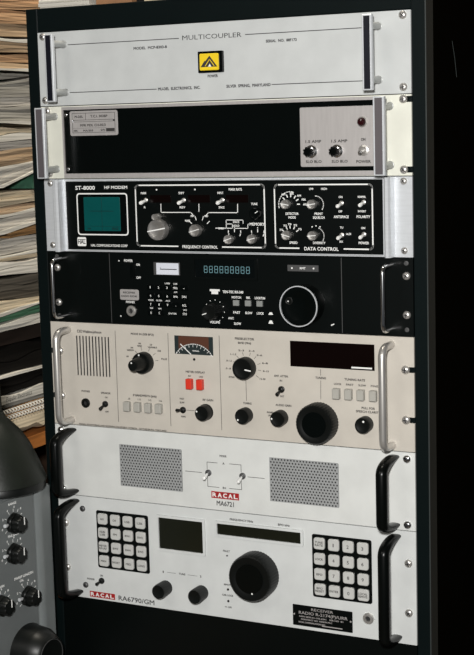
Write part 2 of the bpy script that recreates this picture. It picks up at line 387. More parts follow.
u.part(b, 'data_plate', ['plate', 'inkgrey', 'chrome'], 'silver data plate with printed boxes')
sp = u.part(MB().rbox(350.3, 447.4, -166.8, -100.6, .85, 2.2, 2.0, .3), 'switch_plate', 'plate', 'silver switch plate')
b = MB()
b.text('1.5 AMP', 366.5, -138.6, 2.6, 19, d=2.15).text('1.5 AMP', 398, -138.6, 2.6, 19, d=2.15).text('SLO BLO', 366.5, -161, 2.5, 19, d=2.15).text('SLO BLO', 398, -161, 2.5, 19, d=2.15)
b.text('ON', 426.5, -137.4, 2.6, 5, d=2.15).text('POWER', 426.5, -161.6, 2.6, 17, d=2.15)
u.part(b, 'lettering', 'inkgrey', flat=True)
for X in (364.6, 395.6):
    fb = u.part(MB().lathe(X, -149.6, [(7.2, 2.25), (7.2, 4.5), (5.6, 5.5), (5.6, 9)], 18), 'fuse_holder', 'chrome')
    u.part(MB().lathe(X, -149.6, [(5.6, 9.05, 1), (5.6, 15, 1), (4.6, 16.5, 1), (2.4, 16.6), (2.2, 15.9)], 48, (8, 1.3)), 'fuse_cap', 'gloss', parent=fb)
lb = u.part(MB().lathe(425.8, -118.2, [(5.8, 2.25), (5.8, 3.6), (5.0, 4.2)], 20), 'lamp_ring', 'nickel')
u.part(MB().lathe(425.8, -118.2, [(4.9, 4.0), (4.7, 6.2), (3.4, 8), (.8, 8.8)], 20), 'lamp_lens', 'redlamp', 'dark red pilot lens', parent=lb)
tg = u.part(MB().lathe(427, -149.2, [(6.0, 2.25), (6.0, 3.4), (4.0, 4), (3.4, 6), (2, 7)], 18), 'toggle_switch', 'nickel')
u.part(MB().tube([(427, -149.2, 5), (426.4, -150.8, 9), (426, -152, 12.6), (425.8, -152.4, 13.6)], 1.8, 10, rs=[1.4, 1.7, 2.3, 1.2]), 'toggle_lever', 'chrome', parent=tg)

# ------------------------------------------------------------------ 3 modem
u = Unit('modem', 'black modem with small teal scope screen, silver knobs and white-outlined sections', 'modem', -178, -267.5)
u.panel('alu')
for X0, X1, s_ in ((21, 28.5, 1), (454, 461.5, -1)):
    b = MB(); zz0, zz1 = u.zb + .8, u.zt - .8
    prof = [(X0, .05), (X0, 12.5), (X0 + 2, 15), (X1 - 2, 15), (X1, 12.5), (X1, .05)]
    b.loft([[(x, zz0, d) for x, d in prof], [(x, zz1, d) for x, d in prof]])
    u.part(b, 'ear_ridge', 'alu', 'raised aluminium grip ridge')
u.part(MB().box(32, 449.8, -265.8, -180.4, .05, 2.0, .5), 'face_trim', 'alu')
u.part(MB().box(33.4, 448.6, -264.4, -181.2, 2.02, 2.5), 'face_plate', 'black', 'black face plate')
for X in (9.6, 472.5):
    for Z in (-183.4, -259.6): u.screw(X, Z, 4.0)
D = 2.5
b = MB()
b.text('ST-8000', 61.6, -189.0, 4.6, 28, d=D, bold=.025).text('HF MODEM', 105.4, -188.6, 3.6, 32, d=D, bold=.03)
b.frame(rrect(48.7, 121.2, -246.6, -195.4, 4), rrect(50.2, 119.7, -245.1, -196.9, 3), D + .02, D + .25)
b.rbox(47.5, 60.2, -260.2, -249.2, D + .02, D + .2, 1.6, n=2)
b.text('HAL COMMUNICATIONS CORP', 93, -259.0, 2.6, 52, d=D, bold=.02)
def oframe(x0, x1, z0, z1, g0, g1, r=4, w=1.5):
    pts = rrect(x0, x1, z0, z1, r)            # runs anticlockwise from right/top; bottom gap between g0 and g1
    b.line([(g0, z0)] + [p for p in pts[10:15]] + [p for p in pts[5:10]][::-1][::-1][0:0] , w, D, .25) if False else None
    left = [(g0, z0)] + pts[10:15][::-1] + pts[5:10][::-1] + pts[0:5][::-1] + pts[15:20][::-1] + [(g1, z0)]
    b.line(left, w, D, .25)
oframe(132.8, 304, -258.6, -186.3, 188.5, 248.5); oframe(317, 436.4, -258.6, -186.6, 346, 402)
b.text('FREQUENCY CONTROL', 218.3, -258.9, 3.4, 47, d=D, bold=.025).text('DATA CONTROL', 374, -258.9, 3.8, 42, d=D, bold=.025)
for X, t1, t2 in ((143.5, 'MARK', 'R'), (195, 'SHIFT', 'REV'), (247, 'INPUT', 'SPACE')):
    b.text(t1, X + .5, -195.6, 2.2, 7.5, d=D, bold=.03).text(t2, X + 1.5, -212.4, 2.2, 2.2 if len(t2) == 1 else 7.5, d=D, bold=.03)
for X in (162, 214): b.prism(circ(X, -191.6, 1.0, 10), D, D + .2)
b.text('MARK RATE', 267, -191.6, 2.4, 17, d=D, bold=.025)
b.line([(167.3, -208.7), (167.1, -218.5), (207.3, -218.4), (210, -221)], .9, D); b.line([(218.6, -208.7), (218.4, -217)], .9, D); b.line([(269.5, -208.7), (269.2, -218.5), (231, -218.5), (226.5, -223)], .9, D)
for a_ in (-50, -18, 18, 50): b.line([(218.5 + math.sin(math.radians(a_)) * 13.5, -240 + math.cos(math.radians(a_)) * 13.5), (218.5 + math.sin(math.radians(a_)) * 17.5, -240 + math.cos(math.radians(a_)) * 17.5)], .9, D)
b.text('MARK', 203, -228.2, 2.2, 7, d=D, bold=.03).text('MEM', 209.5, -222.6, 1.8, 4.5, d=D).text('IND', 228, -222.6, 1.8, 4.5, d=D)
b.text('MEMORY', 294, -231.6, 2.8, 19, d=D, bold=.03).text('TUNE', 291, -208.4, 2.2, 8, d=D, bold=.03)
b.line([(240, -236.6), (262, -236.6), (262, -231.6), (254, -231.6), (254, -227), (276, -227), (276, -231.6), (283, -231.6)], .8, D); b.line([(254, -231.6), (254, -236.6)], .8, D); b.line([(276, -231.6), (282, -231.6), (282, -236.6), (264, -236.6)], .8, D)
b.text('MARK', 247, -236.8, 2, 7, d=D, bold=.03).text('SPACE', 267, -229.2, 2, 8, d=D, bold=.03).text('HOLD', 267, -233.6, 2, 8, d=D, bold=.03)
for Xc in (264.5, 294.5):
    for a_, L in ((-55, 8.5), (0, 9.5), (55, 8.5)):
        q = math.radians(a_); b.line([(Xc + math.sin(q) * L, -250 + math.cos(q) * L), (Xc + math.sin(q * .9) * (L + 2), -250 + math.cos(q * .9) * (L + 3.6)), (Xc + math.sin(q * .8) * (L + 3), -250 + math.cos(q * .7) * (L + 5))], 1.0, D)
def arc(Xc, Zc, r, a0, a1, n=10, w=.9): b.line([(Xc + math.sin(math.radians(a0 + (a1 - a0) * k / n)) * r, Zc + math.cos(math.radians(a0 + (a1 - a0) * k / n)) * r) for k in range(n + 1)], w, D)
arc(336.5, -209, 14.5, -105, 15); arc(368, -209, 9.6, 0, 125); arc(368, -244.5, 9.6, 20, 120)
for k, a_ in enumerate((-50, -22, 5, 35, 60, 88)): b.line([(336.5 + math.sin(math.radians(a_)) * 9, -209 + math.cos(math.radians(a_)) * 9), (336.5 + math.sin(math.radians(a_)) * 11.5, -209 + math.cos(math.radians(a_)) * 11.5)], 1.2, D)
for k, (x, z) in enumerate(((327, -197.6), (338, -196.6), (346.5, -199), (352.5, -203.5), (354, -208.8))): b.text('FSK' if k % 2 else 'AM', x + 1, z, 1.9, 5, d=D, bold=.04)
for a_ in (-60, -30, -5, 25, 55): 
    b.line([(336.5 + math.sin(math.radians(a_)) * 8.8, -244.5 + math.cos(math.radians(a_)) * 8.8), (336.5 + math.sin(math.radians(a_)) * 11, -244.5 + math.cos(math.radians(a_)) * 11)], 1.1, D); b.text('75', 336.5 + math.sin(math.radians(a_)) * 13.8, -244.5 + math.cos(math.radians(a_)) * 13.2, 1.9, 4.2, d=D, bold=.04)
for a_ in (0, 25, -25): b.prism(circ(368 + math.sin(math.radians(a_)) * 11.5, -244.5 + math.cos(math.radians(a_)) * 11.5, .8, 8), D, D + .2)
b.text('DETECTOR', 338.5, -219.4, 2.3, 16, d=D, bold=.03).text('MODE', 338.5, -223.6, 2.3, 9, d=D, bold=.03).text('SPEED', 339.5, -252.3, 2.3, 10, d=D, bold=.03)
b.text('PRINT', 371.5, -219.4, 2.3, 10, d=D, bold=.03).text('SQUELCH', 371.5, -223.6, 2.3, 14, d=D, bold=.03).text('DIVERSITY', 371.5, -252.2, 2.3, 15, d=D, bold=.03)
b.text('LOW', 363, -191.4, 2.0, 5, d=D, bold=.03).text('HIGH', 378.5, -191.4, 2.0, 7, d=D, bold=.03)
b.text('ON', 398.5, -200.6, 2, 4.5, d=D, bold=.03).text('OFF', 398, -216.6, 2, 4.5, d=D, bold=.03).text('ANTISPACE', 399, -222.6, 2.5, 18, d=D, bold=.03)
b.text('NORMAL', 424, -200.4, 2, 9.5, d=D, bold=.03).text('INVERT', 424, -216.4, 2, 9.5, d=D, bold=.03).text('POLARITY', 425.5, -222.4, 2.5, 16, d=D, bold=.03)
b.text('TU', 399, -234.6, 2, 4, d=D, bold=.03).text('AUX', 407.6, -241.8, 2, 6, d=D, bold=.03).text('RX', 398.5, -250.4, 2, 4, d=D, bold=.03).text('ON', 425, -235, 2, 4.5, d=D, bold=.03).text('POWER', 425.5, -251.6, 2.5, 12, d=D, bold=.03)
u.part(b, 'lettering', 'wink', flat=True)
b = MB(); b.text('HAL', 53.8, -254.7, 5.2, 10.5, d=D + .1, bold=.03); b.line([(48.6, -252), (59, -252)], .7, D + .15, .12); u.part(b, 'maker_badge', 'black', flat=True)
sc = u.part(MB().rbox(50.3, 119.6, -245, -197, D + .02, D + .12, 3), 'screen_surround', 'gloss')
b = MB().rbox(58.8, 110.6, -241.4, -200.2, D + .15, D + .9, 1.2, .4)
b.line([(84.7, -201), (84.7, -241)], .5, D + .88, .1, 1).line([(68, -217.2), (101, -217.2)], .7, D + .88, .1, 1).line([(60, -235.6), (110, -235.6)], .35, D + .88, .1, 1)
b.text('MARK', 66, -238.6, 1.6, 5, d=D + .85, m=1).text('SPACE', 103, -238.4, 2.4, 9, d=D + .85, m=1)
u.part(b, 'scope_screen', ['teal', 'tealdk'], 'teal crt scope screen')
for x0, x1 in ((153, 181.5), (204.5, 233.5), (254.5, 283.5)): u.part(MB().box(x0, x1, -206.8, -198, D + .02, D + .4), 'indicator_window', 'redlens', 'dark red indicator window')
for X in (147, 198.6, 250): u.toggle(X, -204, -3, 17, m='wink', nut='nickel', r=1.9)
for X, Z in ((399.5, -207.5), (399.5, -243), (426.2, -206.4), (426, -242)): u.toggle(X, Z, -3, 16, m='wink', nut='nickel', r=1.8)
k = u.knob(164.4, -238.8, 12.6, 11, 'aluknob', mark=80, bar=True)
u.knob(163.4, -223.6, 3.9, 13, 'aluknob', name='vernier_knob')
u.knob(214.4, -239.4, 7.2, 9, 'aluknob', mark=75, bar=True)
for X, Z, a_ in ((257.6, -249.4, 70), (287.8, -248.6, 75), (331.6, -208.6, -80), (364.2, -208.7, 80), (332, -243.9, -75), (364.4, -243.9, 85)): u.knob(X, Z, 5.4, 8, 'aluknob', mark=a_, bar=True)
u.knob(294.6, -219.2, 6.6, 12, 'gloss', mark=60)

# ------------------------------------------------------------------ 4 black receiver
u = Unit('black_receiver', 'black communications receiver with nine-digit display and large ringed tuning knob', 'receiver', -267.5, -355.3)
u.panel('black')
for X in (25.5, 457): wire_handle(u, X, -347, -275.5, 28, 2.3, 'chrome', 8)
for X in (14.6, 474.5):
    for Z in (-287.6, -331): u.screw(X, Z, 4.6, 'nickel')
for X in (14.6, 474.5):
    for Z in (-273.5, -347.5): u.part(MB().lathe(X, Z, [(2.6, .05), (2.6, .7), (1.6, .8), (1.3, .2)], 14), 'rivet', 'chassis')
for X in (91, 397): u.part(MB().box(X - .35, X + .35, -354, -268.8, .02, .35), 'divider_strip', 'chassis')
b = MB()
b.prism(circ(104.5, -277.6, .9, 8), .02, .2); b.prism(circ(104.3, -345.3, .9, 8), .02, .2)
b.text('POWER', 117.8, -277.2, 2.6, 12, bold=.03).text('ON', 131.2, -281.8, 2.4, 5, bold=.03).text('OFF', 131.4, -297.6, 2.4, 6, bold=.03).text('PHONES', 118.5, -327.6, 2.3, 12, bold=.03)
keys = {(0, 0): '1', (1, 0): '2', (2, 0): '3', (3, 0): 'MHz', (4, 0): '-', (0, 1): '4', (1, 1): '5', (2, 1): '6', (3, 1): 'kHz', (4, 1): 'DN', (0, 2): '7', (1, 2): '8', (2, 2): '9', (3, 2): '.', (4, 2): 'RCL', (0, 3): '0', (1, 3): 'C', (4, 3): 'STO'}
for (i, j), t in keys.items(): b.text(t, 148 + 11.6 * i, -308.6 - 10.3 * j, 2.3, {'1': .8, '.': .6}.get(t, 1.7) if len(t) == 1 else 5.5, d=1.6, bold=.02)
for X, Z, t, w in ((171, -303.6, 'USB', 7), (182, -303.8, 'LSB', 5), (182, -313.8, 'AM', 4), (147.6, -324.4, 'MODE', 7), (159, -324.6, 'FILTER', 8), (171, -324.6, 'AGC', 6), (148, -334, 'SCAN', 4), (159.6, -334.4, 'MEM', 4), (194, -335, 'VFO', 5), (177, -339.8, 'ENTER', 11)): b.text(t, X, Z, 1.6, w, bold=.025)
b.text('TEN-TEC', 259, -311.6, 2.6, 26, bold=.03) if False else b.text('TEN-TEC RX-340', 259, -311.4, 2.5, 27, bold=.04)
b.box(228.4, 241.6, -311.2, -308.8, .02, .2); b.box(230.6, 239.4, -314.6, -311.3, .02, .2)
for i, (t, t2) in enumerate((('NOTCH', 'FAST'), ('BK', 'SLOW'), ('LOCK/TUN', 'LOCK'))):
    X = (263.4, 279, 294)[i]; b.text(t, X, -317.6, 2.3, (12, 5, 13)[i], bold=.035).text(t2, X, -335.4, 2.3, 9, bold=.035)
for a_ in (-55, -25, 5, 35, 65, 95, 125, 150): b.prism(circ(234 + math.sin(math.radians(a_)) * 13, -334.5 + math.cos(math.radians(a_)) * 13, .6, 6), .02, .2)
b.text('VOLUME', 234, -348, 2.5, 13, bold=.035).text('AGC', 255.5, -342.4, 2.2, 7, bold=.035).text('SLOW', 264, -348.6, 2.4, 9, bold=.035)
b.prism([(304.4, -336.6), (310.6, -336.6), (309, -333.8), (306, -333.8)], .02, .2); b.prism([(304.2, -347), (310.6, -347), (308.6, -343.2), (306, -343.2)], .02, .2)
b.line([(383.6, -345.8), (386.4, -344.6)], 1.2, 0, .2)
u.part(b, 'lettering', 'wink', flat=True)
u.part(MB().rbox(121, 126.4, -298, -281, .05, 3, 1, .6), 'power_rocker', 'gloss', 'black power rocker switch')
mt_ = u.part(MB().box(153.2, 189, -293.6, -278.2, .05, 1.4, .5), 'meter_frame', 'chassis')
b = MB().box(157.5, 188, -292.8, -279, 1.45, 1.8); b.line([(163, -286.4), (185, -286.4)], 1.0, 1.8, .12, 1).line([(163, -284.4), (164, -286)], .4, 1.8, .12, 1)
u.part(b, 'meter_scale', ['meterface', 'ink'], 'white lit signal meter scale', parent=mt_)
b = MB().rbox(104.6, 131, -325.2, -312.2, .05, 1, 2, .3); b.text('RECEIVER', 117.8, -316, 1.9, 17, d=.95, m=1).text('RADIO RX340', 117.8, -320.4, 1.9, 22, d=.95, m=1)
u.part(b, 'data_plate', ['plate', 'inkgrey'], 'small silver data plate')
jack(u, 120, -338.4, 6.6, 'nickel')
for i in range(5):
    for j in range(4): 
        if (i, j) in ((2, 3), (3, 3)): continue
        u.part(MB().rbox(148 + 11.6 * i - 4.8, 148 + 11.6 * i + 4.8, -308.6 - 10.3 * j - 3.2, -308.6 - 10.3 * j + 3.2, .05, 1.6, .8, .4), 'key', 'gloss')
w = u.part(MB().frame(rrect(207, 292, -297, -271, 1.5), rrect(210, 289, -294.4, -273.4, 1), .05, 2.2), 'display_bezel', 'black')
u.part(MB().box(210, 289, -294.4, -273.4, .05, .8), 'display_glass', 'glass', 'black display glass', parent=w)
for k in range(9):
    x0 = 222.2 + k * 6.95; b = MB()
    for (a0, z0, a1, z1) in ((0, 0, 1, 0), (0, 1, 1, 1), (0, 2, 1, 2), (0, 0, 0, 1), (0, 1, 0, 2), (1, 0, 1, 1), (1, 1, 1, 2)):
        g = .35; ax, bx = x0 + a0 * 3.9, x0 + a1 * 3.9; az, bz = -289.2 + z0 * 3.8, -289.2 + z1 * 3.8
        if a0 != a1: b.line([(ax + g, az), (bx - g, bz)], .55, .8, .15)
        else: b.line([(ax, az + g), (bx, bz - g)], .55, .8, .15)
    u.part(b, 'digit', 'digit')
for X in (263.4, 279, 294): u.part(MB().rbox(X - 3.8, X + 3.8, -327.4, -320.6, .05, 2.6, .6, .5), 'button', 'greybtn')
u.knob(234, -334.5, 9.5, 16, 'knob', flutes=18, amp=.5, mark=-110)
k = u.knob(352.4, -322.8, 23.2, 21, 'gloss', flutes=0, name='tuning_knob')
u.part(MB().frame(circ(352.4, -322.8, 23.4, 48), circ(352.4, -322.8, 22.3, 48), 19.6, 21.6), 'knob_ring', 'alu', 'bright ring on the tuning knob rim', parent=k)
u.part(MB().lathe(340.9, -317, [(4.6, 20.9), (4.6, 21.6), (3.8, 21.8), (2.2, 21.2)], 18), 'finger_dimple', 'knob', parent=k)
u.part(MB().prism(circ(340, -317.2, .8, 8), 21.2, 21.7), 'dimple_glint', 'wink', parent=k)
b = MB().box(330.4, 369, -285.2, -278, .05, .6); 
b.prism(circ(336, -281.6, 1.1, 8), .6, .75, 1); b.prism(circ(363, -281.6, 1.1, 8), .6, .75, 1); b.text('RMT', 349.5, -281.6, 2.0, 7, d=.6, bold=.04, m=1)
u.part(b, 'indicator_strip', ['chassis', 'wink'])

# ------------------------------------------------------------------ 5 beige receiver
u = Unit('beige_receiver', 'beige receiver with slotted speaker, dark meter and big black tuning knob', 'receiver', -355.3, -486)
u.panel('beige', slots=(-392.5, -449.4))
for X in (27, 455.6): wire_handle(u, X, -479.5, -365, 29, 4.4, 'nickel', 12)
for X in (13.2, 472.3):
    for Z in (-392.5, -449.4): u.screw(X, Z, 5.0)
b = MB()
b.frame(rrect(39.6, 43.4, -368.2, -364.8, .2, 1), rrect(40.3, 42.7, -367.6, -365.4, .1, 1), .02, .15); b.frame(rrect(44.2, 47, -368.2, -364.8, .2, 1), rrect(44.8, 46.4, -367.6, -365.4, .1, 1), .02, .15)
b.text('Watkins-Johnson', 61.5, -366.6, 2.9, 27, bold=.035)
u.part(b, 'lettering', 'ink', flat=True)
b = MB()
for X in (95, 169.4, 239): b.line([(X, -364), (X, -477.6)], .55)
b.text('MODE IN (SSB BFO)', 133.5, -366.6, 2.1, 32).text('PHONES', 48.6, -442, 2.0, 12).text('SPEAKER', 78, -442.6, 2.0, 14).text('ON', 78.5, -448, 1.8, 3.5).text('OFF', 78.8, -466, 1.8, 5)
for a_, t in ((-78, 'AM'), (-45, 'FM|NARROW'), (-15, 'FM|WIDE'), (22, 'CW|VARIABLE'), (52, 'USB'), (80, 'PULSE')):
    q = math.radians(a_); Xc, Zc = 136, -401
    b.line([(Xc + math.sin(q) * 15, Zc + math.cos(q) * 15), (Xc + math.sin(q) * 19, Zc + math.cos(q) * 19)], .5)
    for n_, L in enumerate(t.split('|')): b.text(L, Xc + math.sin(q) * 23.5 + math.sin(q) * len(L) * .8, Zc + math.cos(q) * 22 - n_ * 3 + 1.5, 1.8, len(L) * 1.6)
b.text('IF BANDWIDTH (kHz)', 134, -442.6, 2.3, 33)
for i, t in enumerate(('.5', '1.0', '3.2', '16')): b.text(t, 111 + i * 15, -447.6, 1.8, 4)
b.text('METER DISPLAY', 205.5, -409.4, 2.1, 26).text('RF', 197.5, -414.6, 1.7, 3.5).text('LINE', 213, -414.8, 1.7, 5)
b.text('FAST', 186, -443, 1.8, 6).text('SLOW', 186, -447.6, 1.8, 6).text('MAN', 187, -464.8, 1.8, 6).text('RF GAIN', 221.5, -442.4, 2.2, 14).line([(192, -456.6), (203, -456.6)], .5)
b.text('PRESELECTOR', 272.5, -366.3, 2.3, 25).text('BAND (MHz)', 272.5, -371.2, 2.1, 17)
for k, a_ in enumerate((-126, -96, -70, -44, -16, 16, 42, 72, 98, 126)):
    q = math.radians(a_); Xc, Zc = 274.6, -400.4
    b.line([(Xc + math.sin(q) * 15, Zc + math.cos(q) * 15), (Xc + math.sin(q) * 18.5, Zc + math.cos(q) * 18.5)], .5); b.text(('BYPASS', '.5-.8', '.8-1.2', '1-1.5', '2-3', '3-4', '4-6', '6-8', '8-15', '15-30')[k], Xc + math.sin(q) * 25, Zc + math.cos(q) * 21, 1.7, 7.5)
b.line([(273, -416), (273, -440)], .5).text('TUNING', 274, -443, 2.1, 11).text('ANT. ATTEN.', 319, -408, 2.1, 18).text('IN', 318.5, -413.4, 1.8, 3).text('OUT', 319.5, -431.8, 1.8, 5)
b.text('AUDIO GAIN', 321, -442.4, 2.1, 20).text('PHONES', 303.5, -452, 1.8, 8).text('LINE', 303.5, -455.6, 1.8, 5)
b.text('TUNING', 369, -407.4, 2.1, 13).line([(369, -397.5), (369, -404.4)], .5).line([(369, -410.4), (368.6, -432)], .5)
b.text('TUNING RATE', 411, -407.2, 2.2, 25)
for i, t in enumerate(('LOCK', 'FAST', 'SLOW', 'FINE')): b.text(t, 390 + i * 15, -413.2, 1.9, 9)
b.text('PULL FOR', 427, -439, 2.2, 16).text('SPEECH CLARITY', 427, -443.2, 2.2, 30)
b.text('SIGNAL MONITORING AND RECEIVING EQUIPMENT DIVISION   GAITHERSBURG, MARYLAND', 100, -484.2, 1.6, 126)
u.part(b, 'lettering', 'inkgrey', flat=True)
g = u.part(MB().box(36, 88.4, -422, -372.2, .03, .15), 'speaker_void', 'void', 'dark slots of the speaker grille')
for k in range(12): u.part(MB().box(35.2 + 4.62 * k, 35.2 + 4.62 * k + 2.7, -422.2, -372, .16, .7, .1), 'grille_bar', 'beige', parent=g)
jack(u, 48.4, -456.8, 6.0, 'knob')
u.toggle(77, -456.4, -4.5, 13, -1, 'knob', 'knob', 1.7); u.toggle(187.2, -456.6, 2.5, 16, -1, 'knob', 'knob', 1.6); u.toggle(319.2, -423.6, -4.5, 13, -1, 'knob', 'knob', 1.7)
k = u.knob(135.4, -401, 13.2, 10, 'knob', dot=(-10, .78, 1.1), name='mode_knob')
u.part(MB().lathe(135.4, -401, [(9.6, 9.9), (8.2, 14), (7.0, 27), (6.0, 29)], 24), 'inner_knob', 'knob', parent=k)
u.part(MB().prism(circ(134.4, -397.4, 1.0, 10), 28.9, 29.4), 'index_dot', 'wink', parent=k)
for i in range(4): u.part(MB().rbox(109.8 + 15 * i - 4.2, 109.8 + 15 * i + 4.2, -462.6, -450.8, .05, 6.5, .8, .9), 'button', 'button')
for i, m in enumerate(('red', 'red')): u.part(MB().rbox(198.4 + 14.4 * i - 3.9, 198.4 + 14.4 * i + 3.9, -430, -417.4, .05, 6.5, .8, .9), 'button', m, 'orange-red meter button')
for i in range(4): u.part(MB().rbox(389.2 + 15 * i - 4.2, 389.2 + 15 * i + 4.2, -430, -417.8, .05, 6.5, .8, .9), 'button', 'button')
mt_ = u.part(MB().box(178.4, 230.6, -388.2, -366, .03, .5), 'meter_dial', 'meterdk', 'dark moving-coil meter dial')
b = MB(); Xc, Zc, R_ = 204.5, -401, 29
pts = [(Xc + math.sin(math.radians(a_)) * R_ * 1.0, Zc + math.cos(math.radians(a_)) * (R_ - 3)) for a_ in range(-45, 46, 9)]
up_ = [(x, max(z + 7.5, -366.4) if True else z) for x, z in pts]
b.loft([[(x, z, .52) for x, z in pts] + [(x, -366.3, .52) for x, z in pts[::-1]], [(x, z, .58) for x, z in pts] + [(x, -366.3, .58) for x, z in pts[::-1]]])
u.part(b, 'dial_zone', 'meterrd', parent=mt_)
b = MB(); b.line([p for p in [(Xc + math.sin(math.radians(a_)) * 28, Zc + math.cos(math.radians(a_)) * 25.5) for a_ in range(-58, 64, 6)] if p[0] < 230], 1.0, .55, .15)
for a_ in range(-50, 60, 12): b.line([(Xc + math.sin(math.radians(a_)) * 26.8, Zc + math.cos(math.radians(a_)) * 24.3), (Xc + math.sin(math.radians(a_)) * 25, Zc + math.cos(math.radians(a_)) * 22)], .5, .55, .15)
b.text('SIGNAL', 207.4, -383.6, 1.2, 9, d=.5)
u.part(b, 'dial_scale', 'wink', parent=mt_)
u.part(MB().line([(187, -376.4), (200.4, -387.6)], 1.1, .8, .2), 'needle', 'wink', 'white meter needle', parent=mt_)
u.part(MB().lathe(204.6, -394, [(1.6, .03), (1.5, .8), (.8, 1)], 12), 'zero_adjuster', 'knob')
u.knob(218.4, -457, 9.4, 12, 'knob', skirt=(9.9, 3), dot=(-70, .72, 1.1))
u.knob(273.8, -400.4, 13.2, 12, 'knob', dot=None, mark=98)
u.knob(272, -457, 9.4, 12, 'knob', dot=(-130, .7, 1.1)); u.knob(317.8, -457, 9.4, 12, 'knob', dot=(-88, .72, 1.1)); u.knob(423.8, -457.2, 9.4, 12, 'knob', dot=(20, .55, 1.2))
k = u.knob(366.6, -459.2, 23.8, 17, 'knob', flutes=40, amp=.5, name='tuning_knob', cap='gloss')
w = u.part(MB().box(331.4, 435.4, -395.6, -365.8, .03, .6), 'display_window', 'redlens', 'wide black-red display window')
b = MB().box(407.5, 432.5, -394.0, -392.2, .6, .8); u.part(b, 'name_strip', 'wink', 'thin white name strip')

# ------------------------------------------------------------------ 6 speaker / switch unit
u = Unit('speaker_panel', 'white rack panel with two perforated metal grilles and RACAL badge between them', 'radio unit', -486, -577)
u.panel('white2')
for X in (26.2, 457.4): bow_handle(u, X, -574.0, -489.2, 46)
for X in (9.2, 472.7):
    for Z in (-494, -570): u.screw(X, Z, 4.8, 'chrome')
for x0 in (95, 301.2):
    x1 = x0 + 88; z1, z0 = -505.8, -558.3
    g = u.part(MB().rbox(x0, x1, z0, z1, .02, .15, 1.5), 'speaker_grille', 'void', 'perforated speaker grille')
    b = MB(); px = 4.0; nx = int((x1 - x0) / px); pz = (z1 - z0) / 15
    for j in range(15):
        sh = 0 if j % 2 else px / 2
        for i in range(-1, nx + 1):
            xa = x0 + sh + i * px; xb = min(xa + px, x1); xa = max(xa, x0)
            if xb - xa < px * .4: continue
            za = z0 + j * pz; zb = za + pz; cx_, cz_ = (xa + xb) / 2, (za + zb) / 2
            if xb - xa < px * .9:
                b.add([(xa, za, .7), (xb, za, .7), (xb, zb, .7), (xa, zb, .7)], [(0, 1, 2, 3)]); continue
            o_ = [(xb, cz_), (xb, zb), (cx_, zb), (xa, zb), (xa, cz_), (xa, za), (cx_, za), (xb, za)]
            h_ = circ(cx_, cz_, 1.12, 8)
            b.add([(x, z, .7) for x, z in o_] + [(x, z, .7) for x, z in h_] + [(x, z, .16) for x, z in h_], [(k_, (k_ + 1) % 8, 8 + (k_ + 1) % 8, 8 + k_) for k_ in range(8)] + [(8 + k_, 8 + (k_ + 1) % 8, 16 + (k_ + 1) % 8, 16 + k_) for k_ in range(8)])
    q = u.part(b, 'perforated_mesh', 'grillem', parent=g, flat=True); q['kind'] = 'stuff'
b = MB()
b.line([(217.6, -527), (217.6, -518.4), (231.5, -518.4)], .6).line([(248, -518.2), (263.4, -518.2), (263.4, -527)], .6).line([(217.8, -536), (217.8, -548.4), (233, -548.4)], .6).line([(247, -548.4), (263.4, -548.4), (263.4, -536)], .6)
b.line([(187.6, -532), (210, -532)], .6).line([(272.3, -532), (294, -532)], .6)
b.text('MODE', 239.6, -509.4, 2.0, 9).text('A', 240, -518.4, 2.2, 2.4).text('B1', 240.2, -548.4, 2, 4)
u.part(b, 'lettering', 'inkgrey', flat=True)
u.part(MB().text('MA6721', 240.8, -567.8, 5.8, 23, bold=.02), 'model_lettering', 'ink', flat=True)
for X in (219.4, 265.4): u.toggle(X, -531.4, -5.0, 14, 0, 'wink', 'chassis', 1.8)
racal_logo(u, 223.0, 259.0, -557.8, 7.8)

# ------------------------------------------------------------------ 7 bottom receiver
u = Unit('keypad_receiver', 'white receiver with two grey keypads and large black dial, lowest unit in the rack', 'receiver', -577, -711)
u.panel('white3')
for X in (26.2, 458.4): bow_handle(u, X, -706, -581, 46)
for X in (10, 473.2):
    for Z in (-614.8, -673.2): u.screw(X, Z, 4.8, 'nickel')
for X in (36.6, 446):
    for Z in (-593.8, -693.6): u.screw(X, Z, 3.9, 'chassis')
keypad(u, 57, 132.4, -667.8, -593.4, [['AM', 'CW', 'USB', 'LSB'], ['ISB|LSB', 'FM', 'BW1', 'BW2'], ['METER|RF/AF', 'BW3', 'BW4', 'BW5'], ['MAN', 'SHORT', 'MED', 'LONG']])
keypad(u, 354.2, 428.6, -668.4, -592.6, [['TUNE|RATE', '1', '2', '3'], ['LOCK', '4', '5', '6'], ['BFO', '7', '8', '9'], ['BFO|RESET', 'ENTER', '0', 'LOCAL|REMOTE']])
for x0, x1, z0, z1 in ((148, 209.6, -632.6, -593.2), (229.4, 340.2, -606.2, -592.6)):
    f = u.part(MB().frame(rrect(x0 - 3, x1 + 3, z0 - 3, z1 + 3, 1.5), rrect(x0, x1, z0, z1, .6), .05, 2.4), 'display_bezel', 'white3')
    u.part(MB().box(x0, x1, z0, z1, .05, .4), 'display_glass', 'lcd', 'olive black display glass', parent=f)
b = MB()
b.text('RA6790/GM', 111, -704.6, 6.0, 52, bold=.018)
u.part(b, 'model_lettering', 'ink', flat=True)
b = MB()
b.text('FREQUENCY MHz', 262, -586.2, 2.2, 31).text('BFO kHz', 318, -586.2, 2.2, 15).text('TUNE', 178, -662.6, 2.0, 9).line([(157, -662.8), (169, -662.8)], .4).line([(186, -662.6), (199, -662.6)], .4).text('1', 151.4, -662.8, 2.2, 1.2).text('2', 204, -662.4, 2.2, 2)
